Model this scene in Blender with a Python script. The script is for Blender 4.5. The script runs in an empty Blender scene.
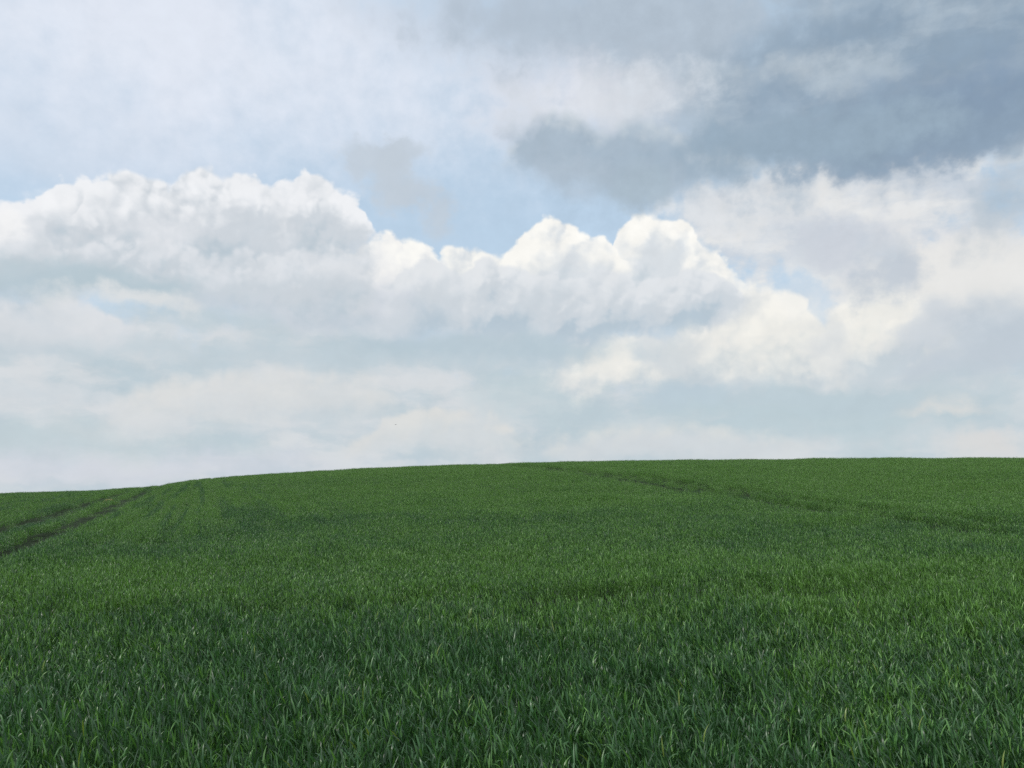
# A hillside of young winter wheat under a broken spring sky.
import bpy, math, random
import numpy as np

scene = bpy.context.scene
rng = np.random.default_rng(11)
R = math.radians

# ------------------------------------------------------------------ helpers
def tag(o, label, cat, kind=None, group=None):
    o['label'] = label
    o['category'] = cat
    if kind: o['kind'] = kind
    if group: o['group'] = group
    return o

def mesh_object(name, verts, faces, mat=None, smooth=True, parent=None):
    me = bpy.data.meshes.new(name)
    me.from_pydata([tuple(v) for v in verts], [], [tuple(f) for f in faces])
    me.update()
    if smooth:
        me.polygons.foreach_set('use_smooth', [True] * len(me.polygons))
    if mat: me.materials.append(mat)
    o = bpy.data.objects.new(name, me)
    scene.collection.objects.link(o)
    if parent: o.parent = parent
    return o

def lin(r, g, b):
    f = lambda c: c / 12.92 if c <= 0.04045 else ((c + 0.055) / 1.055) ** 2.4
    return (f(r / 255), f(g / 255), f(b / 255))

class NT:
    """Tiny expression builder over a node tree."""
    def __init__(self, tree):
        self.t = tree; self.n = tree.nodes; self.l = tree.links
    def put(self, sock, v):
        if isinstance(v, bpy.types.NodeSocket): self.l.new(v, sock)
        else: sock.default_value = v
    def m(self, op, a, b=None, c=None, clamp=False):
        nd = self.n.new('ShaderNodeMath'); nd.operation = op; nd.use_clamp = clamp
        for i, v in enumerate((a, b, c)):
            if v is not None: self.put(nd.inputs[i], v)
        return nd.outputs[0]
    def add(self, a, b): return self.m('ADD', a, b)
    def sub(self, a, b): return self.m('SUBTRACT', a, b)
    def mul(self, a, b, clamp=False): return self.m('MULTIPLY', a, b, clamp=clamp)
    def mad(self, a, b, c): return self.m('MULTIPLY_ADD', a, b, c)
    def vm(self, op, a, b=None, out=0):
        nd = self.n.new('ShaderNodeVectorMath'); nd.operation = op
        self.put(nd.inputs[0], a)
        if b is not None: self.put(nd.inputs[1], b)
        return nd.outputs[out]
    def ss(self, v, lo, hi, a=0.0, b=1.0):
        nd = self.n.new('ShaderNodeMapRange'); nd.interpolation_type = 'SMOOTHSTEP'
        self.put(nd.inputs[0], v)
        for i, q in enumerate((lo, hi, a, b)): self.put(nd.inputs[i + 1], q)
        return nd.outputs[0]
    def lerp(self, v, lo, hi, a=0.0, b=1.0):
        nd = self.n.new('ShaderNodeMapRange'); nd.clamp = True
        self.put(nd.inputs[0], v)
        for i, q in enumerate((lo, hi, a, b)): self.put(nd.inputs[i + 1], q)
        return nd.outputs[0]
    def xyz(self, x, y, z=0.0):
        nd = self.n.new('ShaderNodeCombineXYZ')
        for i, v in enumerate((x, y, z)): self.put(nd.inputs[i], v)
        return nd.outputs[0]
    def sep(self, v):
        nd = self.n.new('ShaderNodeSeparateXYZ'); self.put(nd.inputs[0], v)
        return nd.outputs
    def mix(self, f, a, b):
        nd = self.n.new('ShaderNodeMix'); nd.data_type = 'RGBA'
        self.put(nd.inputs[0], f)
        for i, v in ((6, a), (7, b)):
            self.put(nd.inputs[i], v if isinstance(v, bpy.types.NodeSocket) else (*v, 1.0))
        return nd.outputs[2]
    def noise(self, vec, scale, detail=4, rough=0.5, dim='2D', dist=0.0, lac=2.0):
        nd = self.n.new('ShaderNodeTexNoise'); nd.noise_dimensions = dim
        self.put(nd.inputs['Vector'], vec)
        nd.inputs['Scale'].default_value = scale; nd.inputs['Detail'].default_value = detail
        nd.inputs['Roughness'].default_value = rough; nd.inputs['Distortion'].default_value = dist
        nd.inputs['Lacunarity'].default_value = lac
        return nd.outputs
    def voro(self, vec, scale, detail=2, rough=0.5, smooth=0.4):
        nd = self.n.new('ShaderNodeTexVoronoi'); nd.voronoi_dimensions = '2D'
        nd.feature = 'SMOOTH_F1'; nd.normalize = True
        self.put(nd.inputs['Vector'], vec)
        nd.inputs['Scale'].default_value = scale; nd.inputs['Detail'].default_value = detail
        nd.inputs['Roughness'].default_value = rough; nd.inputs['Smoothness'].default_value = smooth
        return nd.outputs['Distance']
    def curve(self, x, pts, x0, x1, y0, y1):
        nd = self.n.new('ShaderNodeFloatCurve'); mp = nd.mapping; mp.use_clip = False
        c = mp.curves[0]
        q = sorted(((a - x0) / (x1 - x0), (b - y0) / (y1 - y0)) for a, b in pts)
        while len(c.points) < len(q): c.points.new(0.5, 0.5)
        for pt, v in zip(c.points, q):
            pt.location = v; pt.handle_type = 'AUTO_CLAMPED'
        mp.extend = 'HORIZONTAL'; mp.update()
        self.put(nd.inputs['Value'], self.lerp(x, x0, x1))
        return self.mad(nd.outputs[0], y1 - y0, y0)

# ------------------------------------------------------------------ sky and light
SUN_EL, SUN_AZ = 54.0, -100.0          # degrees; azimuth from +Y (into the picture), negative = left
SKY_STRENGTH = 0.1

_SUN = (math.sin(R(SUN_AZ)) * math.cos(R(SUN_EL)), math.cos(R(SUN_AZ)) * math.cos(R(SUN_EL)), math.sin(R(SUN_EL)))
world = bpy.data.worlds.new('World'); scene.world = world; world.use_nodes = True
w = NT(world.node_tree); w.n.clear()
K = 1.0 / SKY_STRENGTH
def sc(r, g, b): return tuple(c * K for c in lin(r, g, b))

d_ = w.n.new('ShaderNodeTexCoord').outputs['Generated']
dx, dy, dz = w.sep(d_)
az = w.mul(w.m('ARCTAN2', dx, dy), 180 / math.pi)
el = w.mul(w.m('ARCSINE', dz), 180 / math.pi)
nish = w.n.new('ShaderNodeTexSky'); nish.sky_type = 'NISHITA'; nish.sun_disc = False
nish.sun_elevation = R(SUN_EL); nish.sun_rotation = R(SUN_AZ)
nish.altitude = 100; nish.air_density = 1.0; nish.dust_density = 2.0; nish.ozone_density = 1.5

# cloud fields, in degrees of azimuth and elevation
P = w.xyz(az, el)
lowc = w.vm('SUBTRACT', w.noise(P, 0.16, 6, 0.52)['Color'], (0.5, 0.5, 0.5))
fine = w.vm('SUBTRACT', w.noise(w.vm('MULTIPLY', P, (1, 1.25, 1)), 0.55, 6, 0.6)['Color'], (0.5, 0.5, 0.5))
lx, ly, lz = w.sep(lowc)
fx, fy, fz = w.sep(fine)
PW = w.vm('ADD', P, w.vm('ADD', w.vm('MULTIPLY', lowc, (5.5, 3.6, 0)), w.vm('MULTIPLY', fine, (1.6, 1.3, 0))))
PB = w.vm('ADD', P, w.vm('MULTIPLY', fine, (0.9, 0.8, 0)))      # lightly warped: billows
def billow(p):
    return w.voro(p, 0.24, 3.4, 0.42, 0.45)
b0 = billow(PB)
b1 = billow(w.vm('ADD', PB, (-0.45, 0.65, 0)))
bs = w.voro(PB, 0.50, 2.2, 0.5, 0.35)
puff = w.sub(0.42, bs)                                          # + on a lobe, - in a crease
grain = w.mad(lz, 1.0, w.mad(fz, 0.5, w.mul(puff, 0.5)))
bs1 = w.voro(w.vm('ADD', PB, (-0.22, 0.32, 0)), 0.50, 2.2, 0.5, 0.35)
relief = w.mad(w.mul(w.sub(bs1, bs), w.ss(lz, -0.16, 0.16)), 0.8, w.sub(b1, b0))                                          # + where a lobe faces the sun

col = nish.outputs[0]
# thin high veil over the blue, and milky air low down
low = w.ss(el, 4.0, 22.0, 1.0, 0.0)
col = w.mix(w.mad(low, 0.14, 0.72), col, sc(205, 228, 247))

def patch(col, spec, rgb, op=0.9, soft=0.7, nz=1.0, vec=None, bill=0.0):
    cx, cy, rx, ry = spec
    q = w.vm('MULTIPLY', w.vm('SUBTRACT', vec or PW, (cx, cy, 0)), (1 / rx, 1 / ry, 0))
    r = w.vm('LENGTH', q, out=1)
    v = w.mad(grain, -nz, r)
    return w.mix(w.ss(v, 1.0 + soft * 0.5, 1.0 - soft, 0.0, op), col, rgb if isinstance(rgb, bpy.types.NodeSocket) else sc(*rgb))

def cumulus(col, top, bot, lit, shade, base, H, amp=2.1, soft=0.5, bsoft=2.0, op=1.0, rel=2.3, edge=0.8):
    a0 = min(p[0] for p in top); a1 = max(p[0] for p in top)
    T = w.curve(w.mad(lx, 0.5, w.mad(fx, 0.6, az)), top, -36, 36, 0, 36)
    B = w.curve(w.mad(lx, 3.0, az), bot, -36, 36, 0, 36)
    depth = w.sub(T, el)
    depth = w.mad(puff, amp, depth)
    depth = w.mad(fy, 0.6, depth)
    mt = w.ss(depth, 0.0, w.mad(lz, soft * 1.5, soft))
    mb = w.ss(w.mad(fy, 1.2, w.mad(ly, 4.0, w.sub(el, B))), -bsoft * 0.5, bsoft * 0.5)
    me_ = w.mul(w.ss(w.mad(fx, 2.5, az), a0 - edge, a0 + edge), w.ss(w.mad(fx, 2.5, az), a1 + edge, a1 - edge))
    mask = w.mul(w.mul(mt, mb), w.mul(me_, op))
    k = w.m('DIVIDE', depth, H)
    k = w.mad(relief, -rel, k)
    k = w.mad(lz, 0.9, k)
    k = w.mad(puff, -0.9, k)
    c = w.mix(w.ss(k, -0.15, 0.55), sc(*lit), sc(*shade))
    c = w.mix(w.ss(k, 0.55, 1.3), c, sc(*base))
    return w.mix(mask, col, c)

# stretched field for layered cloud
ST = w.vm('ADD', w.vm('MULTIPLY', P, (0.42, 1.25, 0)), w.vm('MULTIPLY', fine, (0.8, 1.1, 0)))
strat = w.noise(ST, 0.33, 6, 0.55)['Color']
s0, s1, s2 = w.sep(strat)
deck_low = w.mix(w.ss(s0, 0.31, 0.67), sc(188, 203, 211), sc(215, 219, 222))
deck_dark = w.mix(w.ss(w.mad(lz, 0.9, s1), 0.28, 0.74), sc(142, 162, 181), sc(174, 189, 202))

PS = w.vm('ADD', P, w.vm('MULTIPLY', fine, (2.6, 2.2, 0)))
# high veil, upper left
col = patch(col, (-25.91, 29.31, 30.89, 7.79), (226, 232, 243), 0.95, 1.0, 0.8)
col = patch(col, (-32.30, 21.01, 10.76, 3.44), (214, 223, 236), 0.55, 1.0, 0.8)
col = patch(col, (6.67, 28.45, 8.94, 4.05), (226, 228, 236), 0.85, 0.9, 1.0)
# small grey scud
for sp, op in (((-10.39, 23.56, 2.18, 1.11), 0.8), ((-8.06, 24.09, 1.77, 0.85), 0.75), ((-9.03, 21.80, 1.75, 1.60), 0.85), ((-6.97, 21.50, 2.20, 0.94), 0.8), ((-5.26, 20.21, 1.25, 1.63), 0.8)):
    col = patch(col, sp, (193, 204, 215), op, 0.75, 1.9, vec=PS)
# grey lower deck across the picture
col = patch(col, (-18.11, 5.37, 27.96, 9.05), deck_low, 0.96, 0.4, 0.8)
col = patch(col, (19.75, 4.65, 25.38, 6.98), deck_low, 0.96, 0.4, 0.8)
col = patch(col, (21.04, 5.40, 15.96, 2.25), (188, 205, 212), 0.85, 0.8, 1.2)
col = patch(col, (-29.35, 3.68, 8.66, 1.23), (196, 209, 214), 0.7, 0.9, 1.2)
col = patch(col, (0.57, 7.43, 5.02, 1.78), (193, 208, 214), 0.7, 0.9, 1.2)
col = cumulus(col, [(-11.73, 3.72), (-10.38, 4.79), (-9.01, 5.72), (-7.62, 6.16), (-5.15, 6.33), (-3.01, 6.42), (-1.58, 6.14), (-0.50, 5.29), (0.71, 4.08)], [(-12.05, 3.30), (0.92, 3.38)],
              (220, 221, 219), (210, 216, 219), (203, 211, 217), 3.4, soft=0.8, bsoft=1.8, op=0.9, edge=1.5, rel=1.2)
col = cumulus(col, [(0.57, 3.80), (3.42, 4.64), (6.26, 5.05), (11.84, 5.32), (16.53, 4.87), (19.71, 3.98)], [(0.57, 2.95), (19.66, 2.78)],
              (217, 220, 219), (209, 215, 219), (203, 211, 217), 3.0, soft=1.2, bsoft=1.8, op=0.85, edge=2.0, rel=1.2)
col = patch(col, (28.73, 5.83, 2.76, 0.69), (221, 220, 217), 0.8, 0.7, 1.4)
col = patch(col, (31.26, 3.61, 3.65, 1.09), (217, 217, 216), 0.8, 0.7, 1.4)
col = patch(col, (-27.02, 1.87, 21.08, 1.25), (209, 214, 223), 0.75, 1.0, 0.6)
# pale mass at the right
col = patch(col, (24.26, 18.24, 11.65, 4.65), w.mix(w.ss(s2, 0.35, 0.65), sc(204, 212, 221), sc(230, 231, 231)), 0.97, 0.4, 1.6)
col = patch(col, (31.27, 14.32, 6.99, 3.61), (227, 227, 228), 0.9, 0.6, 1.6)
col = patch(col, (16.49, 19.98, 6.14, 1.96), (225, 228, 231), 0.85, 0.5, 1.8)
col = patch(col, (30.93, 9.76, 5.88, 3.18), (194, 204, 213), 0.95, 0.8, 1.4)
# cream cumulus, middle right
col = patch(col, (30.17, 14.29, 6.05, 2.92), (232, 232, 230), 0.9, 0.6, 1.8)
col = patch(col, (28.39, 13.03, 2.27, 1.37), (230, 230, 228), 0.5, 0.8, 1.8)
col = patch(col, (20.20, 13.87, 3.87, 2.65), (222, 226, 229), 0.6, 0.9, 1.4)
CR, CRS, CRB = (244, 243, 238), (222, 225, 225), (198, 209, 216)
col = cumulus(col, [(20.71, 11.29), (21.89, 12.00), (22.90, 13.10), (24.12, 13.89), (25.52, 13.93), (26.85, 13.34), (27.77, 12.34), (28.84, 11.35), (29.89, 10.49)], [(20.53, 7.63), (24.85, 7.98), (29.77, 8.76)],
              CR, CRS, CRB, 4.6, soft=0.8, bsoft=1.6, op=0.95, edge=2.2)
col = cumulus(col, [(11.33, 11.48), (12.35, 13.03), (13.49, 13.94), (14.89, 14.54), (16.60, 14.62), (18.26, 14.36), (19.56, 13.92), (20.55, 13.04), (21.39, 12.04), (22.44, 10.50)], [(11.23, 8.05), (18.59, 7.38), (22.70, 7.45)],
              CR, CRS, CRB, 4.8, soft=0.9, bsoft=1.3, op=0.95, edge=1.8)
col = cumulus(col, [(2.88, 9.05), (4.05, 10.89), (5.07, 11.44), (6.37, 11.70), (7.81, 12.23), (9.23, 12.25), (10.28, 11.72), (11.17, 10.78)], [(2.01, 7.85), (6.30, 7.67), (11.22, 7.78)],
              CR, CRS, CRB, 4.8, soft=0.9, bsoft=0.8, op=0.92, edge=1.2)
for s in ((7.19, 9.70, 3.13, 2.12), (18.24, 11.12, 4.06, 2.70), (25.38, 11.69, 2.38, 1.67)):
    col = patch(col, s, (247, 244, 235), 0.55, 1.0, 2.0)
col = patch(col, (30.90, 9.46, 3.74, 2.20), (192, 203, 213), 0.8, 0.9, 1.4)
col = patch(col, (28.43, 11.14, 1.46, 1.38), (206, 213, 220), 0.75, 0.9, 1.6)
col = patch(col, (10.96, 10.79, 1.26, 1.54), (212, 218, 222), 0.7, 0.9, 1.6)
col = patch(col, (22.69, 10.62, 1.24, 1.71), (214, 219, 222), 0.7, 0.9, 1.4)
col = patch(col, (12.64, 9.13, 1.65, 1.53), (208, 215, 219), 0.8, 0.9, 1.5)
col = patch(col, (12.57, 6.76, 5.46, 1.11), (186, 203, 214), 0.85, 0.9, 1.0)
col = patch(col, (23.55, 6.36, 10.20, 0.85), (188, 204, 212), 0.85, 0.9, 1.0)
col = patch(col, (22.80, 16.82, 3.51, 1.41), (203, 209, 218), 0.85, 0.7, 2.2)
col = patch(col, (26.18, 14.81, 2.01, 1.64), (190, 200, 211), 0.85, 0.7, 2.2)
# left deck: low heaps and shaded bases between them
col = patch(col, (-3.04, 10.83, 10.02, 1.42), (183, 200, 210), 0.9, 0.8, 1.5)
col = patch(col, (-20.89, 9.68, 17.37, 1.06), (192, 206, 214), 0.75, 0.8, 1.5)
col = cumulus(col, [(-28.07, 5.11), (-25.63, 7.15), (-21.45, 8.51), (-15.64, 9.28), (-11.54, 9.23), (-9.08, 8.67), (-7.85, 6.86)], [(-28.05, 4.74), (-7.82, 5.59)],
              (222, 223, 222), (214, 218, 220), (204, 212, 218), 4.5, soft=1.6, bsoft=2.4, op=0.85, edge=2.5, rel=1.2)
col = cumulus(col, [(-34.19, 12.04), (-32.18, 12.85), (-30.01, 12.89), (-27.71, 12.35), (-25.61, 11.67), (-24.17, 10.76)], [(-33.95, 9.09), (-24.01, 9.99)],
              (224, 226, 229), (213, 218, 223), (200, 209, 216), 4.0, soft=1.0, bsoft=2.2, op=0.85, edge=1.5, rel=1.2)
col = patch(col, (-30.63, 6.52, 2.93, 0.86), (215, 219, 223), 0.6, 0.8, 1.5)
# white cumulus row in the middle
WH, WHS, WHB = (249, 248, 243), (217, 223, 228), (194, 206, 215)
LV, LVS, LVB = (239, 241, 244), (206, 213, 220), (186, 200, 210)
col = cumulus(col, [(7.32, 16.71), (7.80, 18.75), (8.54, 19.67), (9.43, 20.10), (10.50, 19.84), (11.42, 19.51), (12.41, 19.24), (13.29, 18.24), (14.44, 17.15), (15.64, 16.18), (16.61, 14.82)], [(6.38, 12.26), (13.45, 12.56), (16.79, 14.27)],
              WH, WHS, WHB, 5.2, bsoft=2.0)
col = cumulus(col, [(-5.58, 16.76), (-4.93, 17.61), (-3.83, 17.91), (-2.36, 17.66), (-1.11, 17.46), (0.07, 17.88), (1.04, 18.64), (1.78, 19.32), (2.67, 19.79), (3.71, 19.91), (4.58, 19.27), (5.31, 18.50), (6.84, 18.17), (7.70, 17.52), (8.48, 16.66)], [(-5.94, 11.99), (8.52, 11.92)],
              WH, WHS, WHB, 4.8, bsoft=2.2)
col = cumulus(col, [(-15.34, 15.39), (-14.00, 16.37), (-12.84, 17.26), (-11.79, 17.46), (-10.74, 18.06), (-8.95, 18.56), (-7.13, 18.23), (-5.88, 17.45), (-4.91, 16.36)], [(-15.27, 13.69), (-4.51, 12.72)],
              (252, 251, 246), (236, 237, 238), (205, 213, 221), 5.5, bsoft=2.2)
# grey shoulders in front of the white tops
col = cumulus(col, [(-16.18, 14.31), (-14.50, 15.11), (-12.79, 15.83), (-11.59, 15.55), (-10.57, 14.64), (-9.58, 14.61), (-8.60, 15.69), (-7.32, 16.57), (-6.02, 17.10), (-4.85, 16.64), (-4.11, 16.03), (-2.94, 16.54), (-1.62, 17.04), (0.00, 16.21), (2.42, 15.57), (4.98, 15.59), (7.31, 16.02), (9.30, 15.18), (11.59, 15.48), (13.56, 15.85), (15.33, 15.05), (16.56, 13.61)],
              [(-16.10, 12.41), (-8.09, 11.80), (-0.87, 11.91), (6.37, 11.84), (13.44, 12.28), (16.54, 13.27)],
              (225, 229, 233), (205, 213, 220), (182, 198, 210), 4.0, soft=0.5, bsoft=1.8, op=0.92)
col = patch(col, (-15.81, 13.66, 8.75, 1.77), (206, 212, 221), 0.85, 0.9, 1.4)
# left bank: heaps one behind the other
col = cumulus(col, [(-34.59, 16.81), (-33.60, 17.41), (-32.31, 17.82), (-31.30, 18.79), (-30.41, 19.55), (-29.27, 19.64), (-28.32, 19.25), (-27.56, 18.58)], [(-34.24, 12.68), (-26.63, 13.68)], LV, LVS, LVB, 5.0, bsoft=2.5, edge=0.5)
col = cumulus(col, [(-18.00, 20.15), (-17.09, 21.03), (-16.15, 21.64), (-14.92, 22.15), (-13.71, 21.87), (-12.48, 21.18), (-11.31, 20.53), (-10.57, 19.56), (-9.88, 18.25)], [(-18.53, 14.47), (-9.91, 16.60)], LV, LVS, LVB, 5.2, bsoft=2.5)
col = cumulus(col, [(-29.76, 17.00), (-29.18, 18.44), (-28.64, 19.69), (-27.93, 20.42), (-27.01, 20.82), (-25.90, 20.63), (-24.77, 20.37), (-23.62, 19.98), (-22.69, 19.28)], [(-30.04, 13.26), (-22.39, 14.13)], LV, LVS, LVB, 5.4, bsoft=2.5)
col = cumulus(col, [(-24.31, 19.06), (-23.96, 20.31), (-23.44, 21.20), (-22.19, 21.75), (-21.34, 21.62), (-20.72, 21.06), (-19.68, 21.51), (-18.46, 21.21), (-17.35, 20.87), (-16.36, 20.19)], [(-24.24, 13.94), (-15.86, 14.68)], LV, LVS, LVB, 5.2, bsoft=2.5)
col = cumulus(col, [(-34.46, 15.31), (-33.48, 15.95), (-32.47, 16.48), (-31.64, 16.87), (-30.95, 16.50), (-30.11, 15.65), (-29.02, 16.19), (-28.02, 16.83), (-26.68, 16.14), (-25.65, 16.91), (-24.58, 17.31), (-23.42, 16.75), (-21.87, 16.21), (-19.83, 16.82), (-17.82, 16.34), (-15.27, 17.09), (-13.20, 17.50), (-11.35, 17.21), (-10.05, 16.59)],
              [(-34.24, 12.63), (-26.62, 13.49), (-21.71, 13.21), (-15.10, 12.75), (-9.81, 12.72)], (223, 227, 232), (203, 211, 218), (184, 199, 209), 4.0, soft=0.7, bsoft=2.2, op=0.9)
col = patch(col, (-32.34, 16.15, 1.37, 0.95), (245, 245, 245), 0.8, 0.8, 2.0)
col = patch(col, (-30.39, 17.93, 1.55, 1.08), (243, 244, 246), 0.5, 0.9, 2.0)
col = patch(col, (-24.78, 17.54, 2.44, 1.01), (232, 234, 238), 0.5, 0.9, 2.0)
col = patch(col, (-27.80, 13.60, 6.59, 1.06), (182, 199, 208), 0.9, 0.9, 1.5)
col = patch(col, (-20.68, 11.83, 5.09, 0.80), (190, 205, 213), 0.7, 0.9, 1.5)
col = patch(col, (-25.68, 12.63, 4.63, 0.77), (221, 224, 225), 0.85, 0.8, 1.6)
# dark deck, upper right
col = patch(col, (26.76, 27.42, 17.51, 5.95), (166, 182, 197), 0.95, 0.8, 0.8)
col = patch(col, (28.31, 27.66, 19.71, 6.68), deck_dark, 0.97, 0.75, 1.8)
col = patch(col, (6.75, 32.68, 14.16, 2.46), (178, 191, 205), 0.85, 0.9, 1.6)
col = patch(col, (30.62, 23.59, 11.77, 2.62), (133, 154, 177), 0.95, 0.9, 1.4)
col = patch(col, (28.79, 22.43, 8.67, 1.88), (140, 160, 180), 0.95, 0.6, 1.4)
col = patch(col, (9.00, 31.66, 11.12, 2.96), (177, 191, 205), 0.85, 0.9, 1.6)
col = patch(col, (7.77, 27.57, 6.31, 1.63), (223, 227, 233), 0.7, 0.9, 1.8)
col = cumulus(col, [(-0.90, 23.91), (0.00, 24.96), (1.36, 26.32), (3.63, 27.17), (5.88, 26.46), (7.36, 25.81), (9.59, 26.45), (11.41, 26.06), (13.17, 24.64), (16.66, 23.78), (18.66, 22.66)], [(-0.90, 23.78), (3.58, 22.01), (6.53, 21.51), (9.44, 20.71), (13.05, 21.26), (18.61, 21.64)],
              (198, 208, 216), (166, 183, 198), (173, 188, 202), 3.4, soft=1.3, bsoft=2.4, op=0.9, edge=1.6, rel=1.4)
col = patch(col, (20.06, 23.62, 8.59, 1.87), (150, 170, 187), 0.95, 0.7, 1.8)
col = patch(col, (21.00, 28.12, 3.99, 1.18), (188, 199, 208), 0.75, 1.0, 2.0)
col = patch(col, (32.65, 18.00, 2.22, 2.45), (174, 189, 202), 0.75, 0.8, 1.8)
col = patch(col, (9.47, 21.64, 2.47, 1.46), (168, 185, 198), 0.8, 0.7, 2.0)

# the rest of the sky, outside this view: broken grey-white cover
tx = w.vm('SCALE', col); w.put(tx.node.inputs['Scale'], w.mad(w.mad(fz, 1.0, w.mul(puff, 0.25)), w.mad(w.mul(w.ss(az, -2, 6), w.ss(el, 15, 19)), 0.14, 0.09), 1.0)); col = tx      # cloud grain
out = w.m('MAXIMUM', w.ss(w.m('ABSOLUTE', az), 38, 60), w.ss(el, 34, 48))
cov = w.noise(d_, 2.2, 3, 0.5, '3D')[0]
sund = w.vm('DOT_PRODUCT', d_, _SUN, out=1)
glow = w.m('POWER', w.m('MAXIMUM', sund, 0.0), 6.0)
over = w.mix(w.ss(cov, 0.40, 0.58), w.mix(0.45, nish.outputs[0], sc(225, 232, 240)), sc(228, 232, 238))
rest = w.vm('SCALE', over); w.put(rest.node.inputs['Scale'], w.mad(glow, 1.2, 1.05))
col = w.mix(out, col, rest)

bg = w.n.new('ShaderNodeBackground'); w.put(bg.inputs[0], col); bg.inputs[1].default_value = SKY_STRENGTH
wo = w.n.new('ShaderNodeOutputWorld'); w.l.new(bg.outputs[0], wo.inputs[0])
world.cycles.sampling_method = 'MANUAL'; world.cycles.sample_map_resolution = 512

sun = bpy.data.lights.new('sun', 'SUN'); sun.energy = 1.5; sun.angle = R(12); sun.color = (1.0, 0.95, 0.87)
so = bpy.data.objects.new('sun', sun); scene.collection.objects.link(so)
import mathutils
so.rotation_euler = mathutils.Vector(_SUN).to_track_quat('Z', 'Y').to_euler()

# ------------------------------------------------------------------ camera
EYE = 1.72
cam = bpy.data.cameras.new('camera'); co = bpy.data.objects.new('camera', cam)
scene.collection.objects.link(co); scene.camera = co
co.location = (0, 0, EYE); cam.sensor_width = 36; cam.lens = 36 * 804 / 1024
cam.clip_start = 0.05; cam.clip_end = 8000
co.rotation_euler = (R(90) + math.atan(116 / 804), 0, 0)

scene.view_settings.view_transform = 'Standard'; scene.view_settings.look = 'None'
scene.view_settings.exposure = 0; scene.view_settings.gamma = 1
scene.view_settings.use_curve_mapping = False
scene.render.engine = 'CYCLES'
scene.cycles.use_adaptive_sampling = True; scene.cycles.use_denoising = False
scene.cycles.max_bounces = 5; scene.cycles.diffuse_bounces = 3; scene.cycles.glossy_bounces = 2
scene.cycles.transmission_bounces = 3; scene.cycles.caustics_reflective = False; scene.cycles.caustics_refractive = False
# ------------------------------------------------------------------ the lie of the land
CROP_TOP = 0.44
_sd_ = np.array([0, 8, 20, 30, 50, 70, 90, 120, 160, 220, 300, 420, 600, 7000], float)
_ss_ = np.array([0, .012, .05, .072, .080, .068, .043, 0, -.05, -.07, -.05, -.02, -.004, 0], float)
_D = np.concatenate([np.linspace(0, 200, 801), np.linspace(201, 7000, 3400)])
_sl = np.interp(_D, _sd_, _ss_)
_P = np.concatenate([[0], np.cumsum(0.5 * (_sl[1:] + _sl[:-1]) * np.diff(_D))])
# skyline: (azimuth, elevation) of the crop top along the crest
CREST = [(-43.18, 0.15), (-37.91, 0.30), (-32.25, 0.35), (-29.66, 0.44), (-26.93, 0.57), (-25.23, 0.72), (-24.07, 0.83), (-23.01, 0.97), (-21.99, 1.16), (-20.77, 1.34), (-17.95, 1.60), (-14.69, 1.84), (-11.34, 2.05), (-7.89, 2.24), (-4.39, 2.39), (0.00, 2.54), (6.22, 2.67), (13.12, 2.70), (19.65, 2.67), (25.69, 2.61), (32.41, 2.46), (42.46, 2.13)]
_ca = np.array([c[0] for c in CREST]); _ce = np.tan(np.radians([c[1] for c in CREST]))
def _solve(t):
    lo, hi = 0.0, 4.0
    Dq = _D[(_D > 25) & (_D < 300)]; Pq = np.interp(Dq, _D, _P)
    for _ in range(40):
        mid = 0.5 * (lo + hi)
        if np.max((-(EYE - CROP_TOP) + mid * Pq) / Dq) < t: lo = mid
        else: hi = mid
    return lo
_aa = np.concatenate([[-180, -90], _ca, [90, 180]])
_av = np.array([_solve(t) for t in _ce]); _av = np.concatenate([[0.55, 0.42], _av, [0.9, 0.55]])
def terrain(x, y):
    x = np.asarray(x, float); y = np.asarray(y, float)
    d = np.hypot(x, y); a = np.degrees(np.arctan2(x, y))
    A = np.interp(a, _aa, _av)
    z = A * np.interp(d, _D, _P)
    f = np.clip((d - 6) / 20, 0, 1)
    z = z + f * 0.035 * (np.sin(x * 0.41 + 1.3) * np.cos(y * 0.29 + x * 0.1) + 0.7 * np.sin(x * 0.83 - y * 0.37))
    return z
def polar_grid():
    az_ = np.concatenate([np.arange(-180, -45, 5), np.arange(-45, 45.01, 0.75), np.arange(50, 180, 5)])
    ra = np.concatenate([[0.25], np.geomspace(0.6, 60, 90), np.linspace(61, 140, 100), np.geomspace(143, 6500, 60)])
    v = [(0.0, 0.0, float(terrain(0, 0)))]
    AA, RR = np.meshgrid(np.radians(az_), ra, indexing='ij')
    X, Y = RR * np.sin(AA), RR * np.cos(AA)
    Z = terrain(X, Y)
    v += list(zip(X.ravel(), Y.ravel(), Z.ravel()))
    n, k = len(az_), len(ra); f = []
    for i in range(n):
        j = (i + 1) % n
        f.append((0, 1 + j * k, 1 + i * k))
        for q in range(k - 1):
            f.append((1 + i * k + q, 1 + j * k + q, 1 + j * k + q + 1, 1 + i * k + q + 1))
    return v, f

# ------------------------------------------------------------------ materials
def principled(name, rough=0.6, spec=0.4):
    mt = bpy.data.materials.new(name); mt.use_nodes = True
    q = NT(mt.node_tree); b = q.n['Principled BSDF']
    b.inputs['Roughness'].default_value = rough; b.inputs['Specular IOR Level'].default_value = spec
    return mt, q, b

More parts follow.
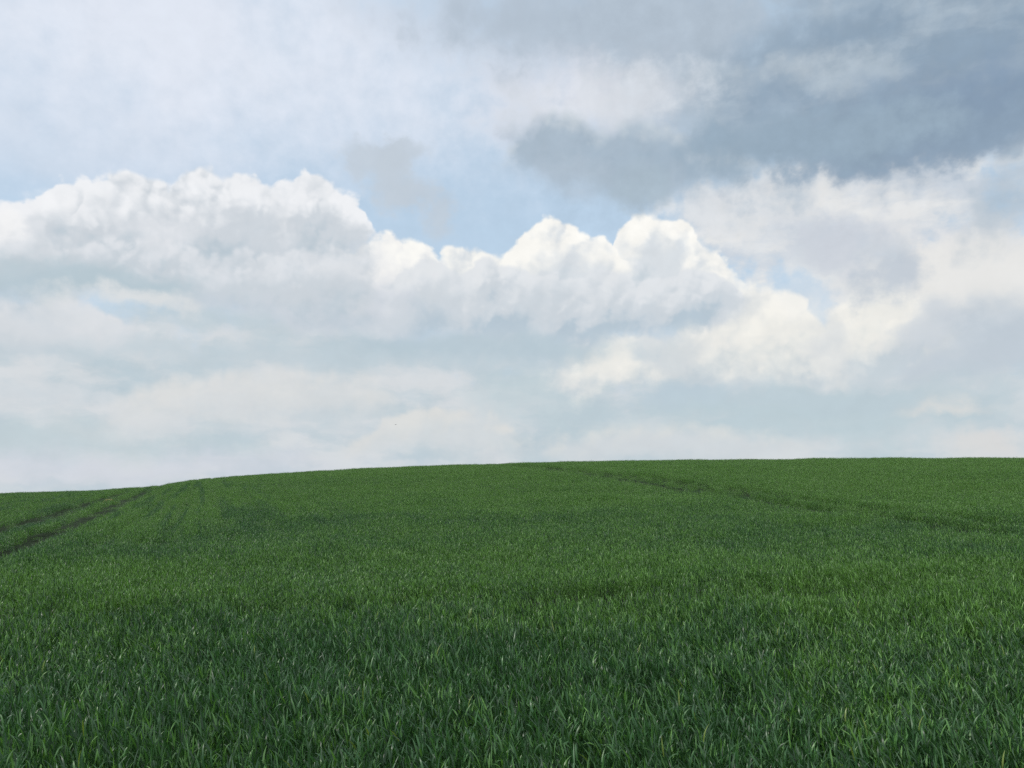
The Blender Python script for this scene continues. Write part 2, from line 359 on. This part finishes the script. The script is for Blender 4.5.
def soil_material(name, c0, c1, scale):
    mt, q, b = principled(name, 0.95, 0.15)
    pos = q.n.new('ShaderNodeNewGeometry').outputs['Position']
    a = q.noise(pos, scale, 8, 0.65, '3D')[0]
    q.put(b.inputs['Base Color'], q.mix(q.ss(a, 0.35, 0.65), c0, c1))
    bump = q.n.new('ShaderNodeBump'); bump.inputs['Strength'].default_value = 0.8
    bump.inputs['Distance'].default_value = 0.03
    q.put(bump.inputs['Height'], q.noise(pos, scale * 2.5, 6, 0.6, '3D')[0])
    q.l.new(bump.outputs[0], b.inputs['Normal'])
    return mt
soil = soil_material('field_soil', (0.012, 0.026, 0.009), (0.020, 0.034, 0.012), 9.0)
shaded_rut = soil_material('shaded_rut', (0.009, 0.028, 0.006), (0.015, 0.038, 0.009), 6.0)  # pressed green stems, colour darkened for the shade inside the tracks
bare = soil_material('bare_soil', (0.27, 0.19, 0.09), (0.38, 0.28, 0.15), 5.0)

def leaf_material():
    mt, q, b = principled('wheat_leaf', 0.37, 0.5)
    pos = q.n.new('ShaderNodeNewGeometry').outputs['Position']
    oi = q.n.new('ShaderNodeObjectInfo').outputs['Random']
    at = q.n.new('ShaderNodeAttribute'); at.attribute_name = 'leaf_tone'
    tone = at.outputs['Fac']
    big = q.noise(pos, 0.085, 3, 0.55, '3D')[0]
    mid = q.noise(pos, 0.6, 3, 0.6, '3D')[0]
    hill = q.lerp(q.sep(pos)[2], 0.0, 4.0)                          # drier, yellower crop up the hill
    k = q.mad(big, 1.1, q.mad(mid, 0.9, -0.60))
    k = q.mad(hill, 0.30, k)
    far_ = q.mad(q.sub(big, 0.5), 9.0, q.vm('LENGTH', pos, out=1))      # crop tone shifts with distance: bluer close by, greener beyond
    zone_ = q.curve(far_, [(0, -.32), (6, -.26), (9, -.08), (13, .22), (15, .22), (19, -.02), (24, .05), (34, .22), (60, .30), (100, .30)], 0, 100, -1, 1)
    k = q.add(k, zone_)
    px_, py_, pz_ = q.sep(pos)
    ux_ = q.mad(px_, 0.935, q.mul(py_, 0.354)); uy_ = q.mad(py_, 0.935, q.mul(px_, -0.354))
    rows = q.noise(q.xyz(ux_, q.mul(uy_, 0.03)), 1.7, 2, 0.5)[0]        # drill rows of slightly thinner, bluer plants
    k = q.mad(q.mul(q.ss(rows, 0.50, 0.62), q.mul(q.ss(ux_, 8.0, -2.0), q.ss(uy_, 16.0, 34.0))), -0.65, k)
    k = q.mad(q.sub(oi, 0.5), 0.5, k)
    k = q.mad(q.sub(tone, 0.5), 0.8, k)
    blue, green = LEAF_BLUE, LEAF_GREEN
    c = q.mix(q.ss(k, 0.1, 0.9), blue, green)
    c = q.mix(q.ss(tone, 0.997, 0.998), c, (0.12, 0.17, 0.035))       # a few yellowing leaves
    val = q.mad(tone, 1.1, 0.5)
    c = q.vm('SCALE', c); q.put(c.node.inputs['Scale'], val)
    q.put(b.inputs['Base Color'], c)
    tr = q.n.new('ShaderNodeBsdfTranslucent'); q.put(tr.inputs[0], q.vm('MULTIPLY', c, (1.25, 1.35, 0.6)))
    mx = q.n.new('ShaderNodeMixShader'); mx.inputs[0].default_value = 0.22
    q.l.new(b.outputs[0], mx.inputs[1]); q.l.new(tr.outputs[0], mx.inputs[2])
    q.l.new(mx.outputs[0], q.n['Material Output'].inputs[0])
    return mt
LEAF_BLUE = (0.043, 0.118, 0.043)
LEAF_GREEN = (0.101, 0.218, 0.045)
leaf = leaf_material()

# ------------------------------------------------------------------ ground, wheel tracks
v, f = polar_grid()
tag(mesh_object('field_ground', v, f, soil), 'dark soil of the rolling hillside beneath the green wheat', 'ground', 'structure')

def resample(pts, step=0.5):
    p = np.array(pts, float); s = np.concatenate([[0], np.cumsum(np.hypot(*np.diff(p, axis=0).T))])
    t = np.arange(0, s[-1], step)
    x, y = np.interp(t, s, p[:, 0]), np.interp(t, s, p[:, 1])
    for _ in range(12):
        x[1:-1] = (x[:-2] + 2 * x[1:-1] + x[2:]) / 4; y[1:-1] = (y[:-2] + 2 * y[1:-1] + y[2:]) / 4
    return np.stack([x, y], 1)
def offset(p, d):
    t = np.gradient(p, axis=0); t /= np.linalg.norm(t, axis=1)[:, None]
    return p + np.stack([t[:, 1], -t[:, 0]], 1) * d
def strip(name, p, width, mat, lift):
    a, b = offset(p, -width / 2), offset(p, width / 2); c = p
    n = len(p); v = []
    for q in (a, c, b):
        z = terrain(q[:, 0], q[:, 1]) + lift
        v += list(zip(q[:, 0], q[:, 1], z))
    f = []
    for i in range(n - 1):
        f.append((i, n + i, n + i + 1, i + 1)); f.append((n + i, 2 * n + i, 2 * n + i + 1, n + i + 1))
    return mesh_object(name, v, f, mat)

L1 = resample([(-4.1, -1.0), (-11.75, 18.9), (-31.7, 71.0), (-46, 108)])
L2 = offset(L1, -1.95)
R1 = resample([(13.0, 8.0), (12.5, 14.0), (11.9, 19.0), (11.3, 23.8), (10.2, 29.0), (8.9, 37.5), (7.2, 46.4), (2.3, 67.1), (-3.5, 90)])
R2 = offset(R1, 1.9)
X1 = resample([(-16.0, 7.4), (-5.7, 9.3), (-3.6, 9.9), (0.0, 10.4), (3.5, 10.75), (6.8, 11.0), (16, 11.6)])
X2 = resample([(-9.0, 10.5), (-2.5, 11.2), (0.0, 11.2), (2.65, 11.7), (7.5, 12.2), (16, 13.2)])
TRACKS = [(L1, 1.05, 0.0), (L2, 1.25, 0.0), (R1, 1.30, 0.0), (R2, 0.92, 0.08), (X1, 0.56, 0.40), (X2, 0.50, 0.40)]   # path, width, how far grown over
for p, wd, lab in ((L1, 0.85, 'flattened green wheel track climbing the left side of the field, nearer of the pair'),
                   (L2, 0.85, 'flattened green wheel track climbing the left side of the field, farther of the pair'),
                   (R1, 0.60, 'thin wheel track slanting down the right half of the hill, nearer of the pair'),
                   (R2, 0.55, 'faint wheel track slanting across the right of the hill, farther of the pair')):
    tag(strip('wheel_track', p, wd, shaded_rut, 0.004), lab, 'track', 'structure')

# pale heap of bare earth beside the far left wheel track
pc = np.array([-27.0, 54.4]); pv = [(pc[0], pc[1], float(terrain(*pc)) + 0.29)]; pf = []
n, rings = 30, 7
for k in range(1, rings + 1):
    u = k / rings
    for i in range(n):
        a = 2 * math.pi * i / n
        r = u * (1 + 0.22 * math.sin(3 * a + 1) + 0.12 * math.sin(5 * a) + 0.06 * math.sin(11 * a + k))
        x, y = pc[0] + 0.42 * r * math.cos(a), pc[1] + 0.65 * r * math.sin(a)
        z = float(terrain(x, y)) + 0.29 * (1 - u ** 2) * (1 + 0.12 * math.sin(7 * a + 2 * k)) - (0.03 if k == rings else 0)
        pv.append((x, y, z))
pf += [(0, 1 + i, 1 + (i + 1) % n) for i in range(n)]
for k in range(rings - 1):
    for i in range(n):
        j = (i + 1) % n; pf.append((1 + k * n + i, 1 + (k + 1) * n + i, 1 + (k + 1) * n + j, 1 + k * n + j))
tag(mesh_object('soil_heap', pv, pf, bare), 'small pale tan heap of bare earth on the far left wheel track', 'soil heap')

# ------------------------------------------------------------------ wheat: tuft shapes, then where they grow
def leaf_strips(nshoot, nleaf, nseg, radius, seed, wide=1.0, long=1.0):
    """One tuft of wheat shoots; returns verts, quads, tone per vert."""
    g = np.random.default_rng(seed)
    V, F, T = [], [], []
    for s in range(nshoot):
        rr = radius * math.sqrt(g.random()); ph = g.random() * 2 * math.pi
        bx, by = rr * math.cos(ph), rr * math.sin(ph)
        hs = g.normal(1.0, 0.10); lean = g.normal(0, 0.07, 2)
        phi0 = g.random() * 2 * math.pi
        for l in range(nleaf):
            h0 = (0.13 + 0.12 * (1 - long) + (0.21 + 0.06 * (1 - long)) * l / max(nleaf - 1, 1) + 0.05 * g.random()) * hs
            L = g.uniform(0.085, 0.145) * hs * long
            wd = g.uniform(0.0085, 0.0135) * wide
            phi = phi0 + l * math.pi + g.normal(0, 0.6)
            
            th0 = abs(g.normal(0.22, 0.16)) + 0.03
            th1 = th0 + abs(g.normal(0.45, 0.40)) + (0.9 if g.random() < 0.2 else 0)
            tw0, tw1 = g.normal(0, 0.5), g.normal(0, 0.9)
            p = np.array([bx + lean[0] * h0, by + lean[1] * h0, h0]); base = len(V)
            tone = g.random()
            for k in range(nseg + 1):
                u = k / nseg
                th = th0 + (th1 - th0) * u ** 1.6
                d = np.array([math.sin(th) * math.cos(phi), math.sin(th) * math.sin(phi), math.cos(th)])
                sd = np.array([-math.sin(phi), math.cos(phi), 0.0]); nn = np.cross(d, sd)
                tw = tw0 + (tw1 - tw0) * u
                sv = sd * math.cos(tw) + nn * math.sin(tw)
                wk = wd * 0.5 * (min(1.0, 0.55 + 1.5 * u) * (1 - u ** 2.2) + 0.03)
                V.append(p - sv * wk); V.append(p + sv * wk); T += [tone, tone]
                p = p + d * (L / nseg)
                p[0] += lean[0] * L / nseg; p[1] += lean[1] * L / nseg
            for k in range(nseg):
                a = base + 2 * k; F.append((a, a + 1, a + 3, a + 2))
    return V, F, T
NEAR_N, MID_N, FAR_N = 12, 10, 8
PV, PF, PT, PK = [], [], [], []
for i in range(NEAR_N + MID_N + FAR_N):
    if i < NEAR_N: a = leaf_strips(26, 6, 5, 0.115, 100 + i, 0.90, 0.80)
    elif i < NEAR_N + MID_N: a = leaf_strips(40, 6, 4, 0.16, 200 + i, 0.78, 0.60)
    else: a = leaf_strips(68, 4, 3, 0.25, 300 + i, 0.80, 0.62)
    o = len(PV); PV += a[0]; PF += [tuple(o + q for q in f) for f in a[1]]; PT += a[2]; PK += [i] * len(a[0])

def scatter(d0, d1, step, amax=41.0):
    ext = d1
    gx = np.arange(-ext, ext, step); gy = np.arange(-3, ext, step)
    X, Y = np.meshgrid(gx, gy)
    X = X.ravel() + rng.uniform(-.5, .5, X.size) * step * 1.1; Y = Y.ravel() + rng.uniform(-.5, .5, X.size) * step * 1.1
    d = np.hypot(X, Y); a = np.degrees(np.arctan2(X, Y))
    lim = np.where(d < 14, 52.0, amax)
    m = (d >= d0) & (d < d1) & (np.abs(a) < lim)
    return X[m], Y[m]

def lattice(seed, n=256):
    return np.random.default_rng(seed).random((n, n))
def vnoise(x, y, lat):
    n = lat.shape[0]; xi, yi = np.floor(x).astype(int), np.floor(y).astype(int)
    fx_, fy_ = x - xi, y - yi; fx_ = fx_ * fx_ * (3 - 2 * fx_); fy_ = fy_ * fy_ * (3 - 2 * fy_)
    g = lambda i, j: lat[i % n, j % n]
    return ((g(xi, yi) * (1 - fx_) + g(xi + 1, yi) * fx_) * (1 - fy_) + (g(xi, yi + 1) * (1 - fx_) + g(xi + 1, yi + 1) * fx_) * fy_)
LA, LB, LC = lattice(1), lattice(2), lattice(3)

def path_dist(x, y, p):
    best = np.full(x.shape, 1e9); pt = p[::1]
    for s in range(0, len(x), 20000):
        xs, ys = x[s:s + 20000], y[s:s + 20000]
        lo = (np.array([xs.min(), ys.min()]) - 3); hi = (np.array([xs.max(), ys.max()]) + 3)
        k = pt[(pt[:, 0] > lo[0]) & (pt[:, 0] < hi[0]) & (pt[:, 1] > lo[1]) & (pt[:, 1] < hi[1])]
        if len(k) == 0: continue
        a, b = k[:-1], k[1:]
        for i in range(len(a)):
            dv = b[i] - a[i]; L2_ = dv @ dv
            if L2_ > 2: continue
            near = np.abs(xs - a[i, 0]) + np.abs(ys - a[i, 1]) < 4
            if not near.any(): continue
            qx, qy = xs[near] - a[i, 0], ys[near] - a[i, 1]
            t = np.clip((qx * dv[0] + qy * dv[1]) / L2_, 0, 1)
            dd = np.hypot(qx - t * dv[0], qy - t * dv[1])
            idx = np.flatnonzero(near) + s
            best[idx] = np.minimum(best[idx], dd)
    return best

GAPS = [(0.89, 19.1, 0.34, 0.16), (-3.55, 9.95, 0.28, 0.16), (0.17, 10.75, 0.22, 0.13), (0.75, 10.7, 0.3, 0.12), (-26.8, 53.8, 0.75, 1.8)]
SX, SY, SP, SS, SH = [], [], [], [], []
for zone, (d0, d1, step) in enumerate(((1.1, 12, 0.175), (7.0, 36, 0.235), (36, 128, 0.37))):
    X, Y = scatter(d0, d1, step)
    hs = np.ones(X.size); keep = np.ones(X.size, bool)
    share = np.clip((np.hypot(X, Y) - 7.0) / 5.0, 0, 1)              # the two nearest zones mingle
    if zone == 0: keep &= rng.random(X.size) > share
    if zone == 1: keep &= rng.random(X.size) < share
    ontrack = np.full(X.size, 1e9)
    for p, wd, over in TRACKS:
        D = path_dist(X, Y, p)
        dist = np.hypot(X, Y); wd = wd * (1 + 0.5 * np.clip((dist - 35) / 30, 0, 1)) if p is R1 else wd
        ontrack = np.minimum(ontrack, D)
        cover = over
        if over > 0:
            nz = vnoise(X * 0.45 + 5, Y * 0.45, LB)
            cover = np.clip(over + (nz - 0.5) * (0.4 if p is R2 else 1.2), 0.0, 1.0)
        inside = np.clip(1 - (D - wd * 0.5 - (0.02, 0.06, 0.12)[zone]) / 0.12, 0, 1)
        hs *= 1 - inside * (1 - cover) * 0.70                       # pressed flat by the wheels, some stems gone
        keep &= ~((inside > 0.5) & (rng.random(X.size) > 0.14 + 0.86 * cover))
    for gx, gy, rx, ry in GAPS:
        keep &= ((X - gx) / rx) ** 2 + ((Y - gy) / ry) ** 2 > 1
    # drill rows climb parallel to the left tracks; growth varies from place to place
    ux, uy = X * 0.935 + Y * 0.354, -X * 0.354 + Y * 0.935
    hs *= 0.93 + 0.10 * vnoise(ux * 1.0, uy * 0.04, LA)
    fr = np.abs((ux / 1.42 + 0.15 * vnoise(ux * 0.5, uy * 0.03, LB)) % 1.0 - 0.5)          # seams between drill passes
    row = np.clip((0.18 - fr) / 0.05, 0, 1) * np.clip((5 - ux) / 8, 0.1, 1) * np.clip(1.6 * vnoise(ux * 0.35 + 9, uy * 0.05, LC) - 0.2, 0, 1)
    row *= np.clip((np.hypot(X, Y) - 15) / 20, 0.15, 1) * (ontrack > 1.0)
    hs *= 1 - 0.52 * row; keep &= rng.random(X.size) > 0.85 * row
    hs *= 0.84 + 0.28 * vnoise(X * 0.30, Y * 0.30, LC)
    hs *= 0.92 + 0.14 * vnoise(X * 1.3, Y * 1.3, LB)
    hs *= rng.normal(1, 0.05, X.size)
    hs *= 1 - 0.55 * np.exp(-(((X + 26.3) / 0.9) ** 2 + ((Y - 51.5) / 3.0) ** 2))
    n0, n1 = ((0, NEAR_N), (NEAR_N, NEAR_N + MID_N), (NEAR_N + MID_N, NEAR_N + MID_N + FAR_N))[zone]
    SX.append(X[keep]); SY.append(Y[keep]); SH.append(hs[keep])
    SP.append(rng.integers(n0, n1, keep.sum()))
SX, SY, SH, SP = map(np.concatenate, (SX, SY, SH, SP))
SZ = terrain(SX, SY) - 0.01
N = len(SX); NPV = len(PV)
print('tufts', N, 'tuft faces', len(PF))
ROT = np.stack([rng.normal(0, 0.08, N), rng.normal(0.0, 0.08, N), rng.uniform(0, 2 * math.pi, N)], 1)
ROT[:, 0] -= 0.17 * np.sin(ROT[:, 2]); ROT[:, 1] -= 0.17 * np.cos(ROT[:, 2])      # a light breeze from the right
SCL = np.stack([rng.normal(1, .05, N), rng.normal(1, .05, N), SH], 1)

allv = np.concatenate([np.array(PV), np.stack([SX, SY, SZ], 1)])
me = bpy.data.meshes.new('wheat_crop')
me.vertices.add(len(allv)); me.vertices.foreach_set('co', allv.astype(np.float32).ravel())
nf = len(PF)
me.loops.add(nf * 4); me.loops.foreach_set('vertex_index', np.array(PF, np.int32).ravel())
me.polygons.add(nf); me.polygons.foreach_set('loop_start', np.arange(0, nf * 4, 4, dtype=np.int32))
me.update(calc_edges=True)
me.polygons.foreach_set('use_smooth', [True] * nf)
me.materials.append(leaf)
def attr(name, typ, data, field):
    a = me.attributes.new(name, typ, 'POINT'); a.data.foreach_set(field, np.ascontiguousarray(data).ravel())
attr('tuft_shape', 'INT', np.concatenate([np.array(PK), np.full(N, -1)]).astype(np.int32), 'value')
attr('pick', 'INT', np.concatenate([np.zeros(NPV), SP]).astype(np.int32), 'value')
attr('leaf_tone', 'FLOAT', np.concatenate([np.array(PT), np.zeros(N)]).astype(np.float32), 'value')
attr('turn', 'FLOAT_VECTOR', np.concatenate([np.zeros((NPV, 3)), ROT]).astype(np.float32), 'vector')
attr('size', 'FLOAT_VECTOR', np.concatenate([np.ones((NPV, 3)), SCL]).astype(np.float32), 'vector')
wheat = bpy.data.objects.new('wheat_crop', me); scene.collection.objects.link(wheat)
tag(wheat, 'dense knee-high green wheat covering the whole hillside', 'wheat', 'stuff')

ng = bpy.data.node_groups.new('grow_wheat', 'GeometryNodeTree')
ng.interface.new_socket('Geometry', in_out='INPUT', socket_type='NodeSocketGeometry')
ng.interface.new_socket('Geometry', in_out='OUTPUT', socket_type='NodeSocketGeometry')
gn, gl = ng.nodes, ng.links
gi, go = gn.new('NodeGroupInput'), gn.new('NodeGroupOutput')
def named(name, typ):
    a = gn.new('GeometryNodeInputNamedAttribute'); a.data_type = typ; a.inputs['Name'].default_value = name
    return a.outputs['Attribute']
shape = named('tuft_shape', 'INT')
def equals(val):
    c = gn.new('FunctionNodeCompare'); c.data_type = 'INT'; c.operation = 'EQUAL'
    gl.new(shape, c.inputs[2]); c.inputs[3].default_value = val
    return c.outputs[0]
def separate(geo, sel):
    s = gn.new('GeometryNodeSeparateGeometry'); s.domain = 'POINT'
    gl.new(geo, s.inputs[0]); gl.new(sel, s.inputs[1]); return s.outputs[0]
g2i = gn.new('GeometryNodeGeometryToInstance')
src = gi.outputs[0]
for i in reversed(range(NEAR_N + MID_N + FAR_N)):
    gl.new(separate(src, equals(i)), g2i.inputs[0])
iop = gn.new('GeometryNodeInstanceOnPoints')
gl.new(separate(src, equals(-1)), iop.inputs['Points']); gl.new(g2i.outputs[0], iop.inputs['Instance'])
iop.inputs['Pick Instance'].default_value = True
gl.new(named('pick', 'INT'), iop.inputs['Instance Index'])
e2r = gn.new('FunctionNodeEulerToRotation'); gl.new(named('turn', 'FLOAT_VECTOR'), e2r.inputs[0])
gl.new(e2r.outputs[0], iop.inputs['Rotation']); gl.new(named('size', 'FLOAT_VECTOR'), iop.inputs['Scale'])
gl.new(iop.outputs[0], go.inputs[0])
md = wheat.modifiers.new('grow_wheat', 'NODES'); md.node_group = ng

# ------------------------------------------------------------------ a small bird far off over the hill
def bird(loc, span, heading, bank):
    bm_v, bm_f = [], []
    # fuselage: rings along +Y (beak) to -Y (tail)
    prof = [(-0.55, 0.05, 0.015), (-0.42, 0.07, 0.02), (-0.25, 0.05, 0.04), (0.0, 0.085, 0.08), (0.2, 0.085, 0.085), (0.34, 0.055, 0.06), (0.44, 0.06, 0.06), (0.52, 0.035, 0.035), (0.60, 0.004, 0.004)]
    n = 10
    for y, rx, rz in prof:
        for i in range(n):
            a = 2 * math.pi * i / n; bm_v.append((rx * math.cos(a), y, rz * math.sin(a)))
    for k in range(len(prof) - 1):
        for i in range(n):
            j = (i + 1) % n; bm_f.append((k * n + i, k * n + j, (k + 1) * n + j, (k + 1) * n + i))
    bm_f.append(tuple(range(n))[::-1]); bm_f.append(tuple((len(prof) - 1) * n + i for i in range(n)))
    mt, q, b = principled('plumage', 0.8, 0.2); b.inputs['Base Color'].default_value = (0.035, 0.032, 0.030, 1)
    body = mesh_object('bird', bm_v, bm_f, mt)
    for sgn in (-1, 1):
        st = [(0.06, 0.22, -0.12, 0.02), (0.35, 0.30, -0.10, 0.16), (0.62, 0.22, -0.08, 0.20), (0.88, 0.06, -0.10, 0.15), (1.02, -0.10, -0.14, 0.10)]
        v = []; fz_ = []
        for x, y0, y1, z in st:
            t = 0.022 * (1.1 - x)
            v += [(sgn * x, y0, z), (sgn * x, (y0 + y1) / 2, z + t), (sgn * x, y1, z), (sgn * x, (y0 + y1) / 2, z - t)]
        for k in range(len(st) - 1):
            for i in range(4):
                j = (i + 1) % 4; fz_.append((4 * k + i, 4 * k + j, 4 * k + 4 + j, 4 * k + 4 + i))
        fz_.append((3, 2, 1, 0)); e = 4 * (len(st) - 1); fz_.append((e, e + 1, e + 2, e + 3))
        mesh_object('wing', v, fz_, mt, parent=body)
    body.location = loc; body.rotation_euler = (0.1, bank, heading); body.scale = (span / 2.04,) * 3
    return tag(body, 'tiny dark bird gliding low over the crest against the grey cloud', 'bird')
_ba, _be = R(-8.27), R(5.26)
bird((90 * math.sin(_ba), 90 * math.cos(_ba), EYE + 90 * math.tan(_be)), 0.42, R(160), R(-6))
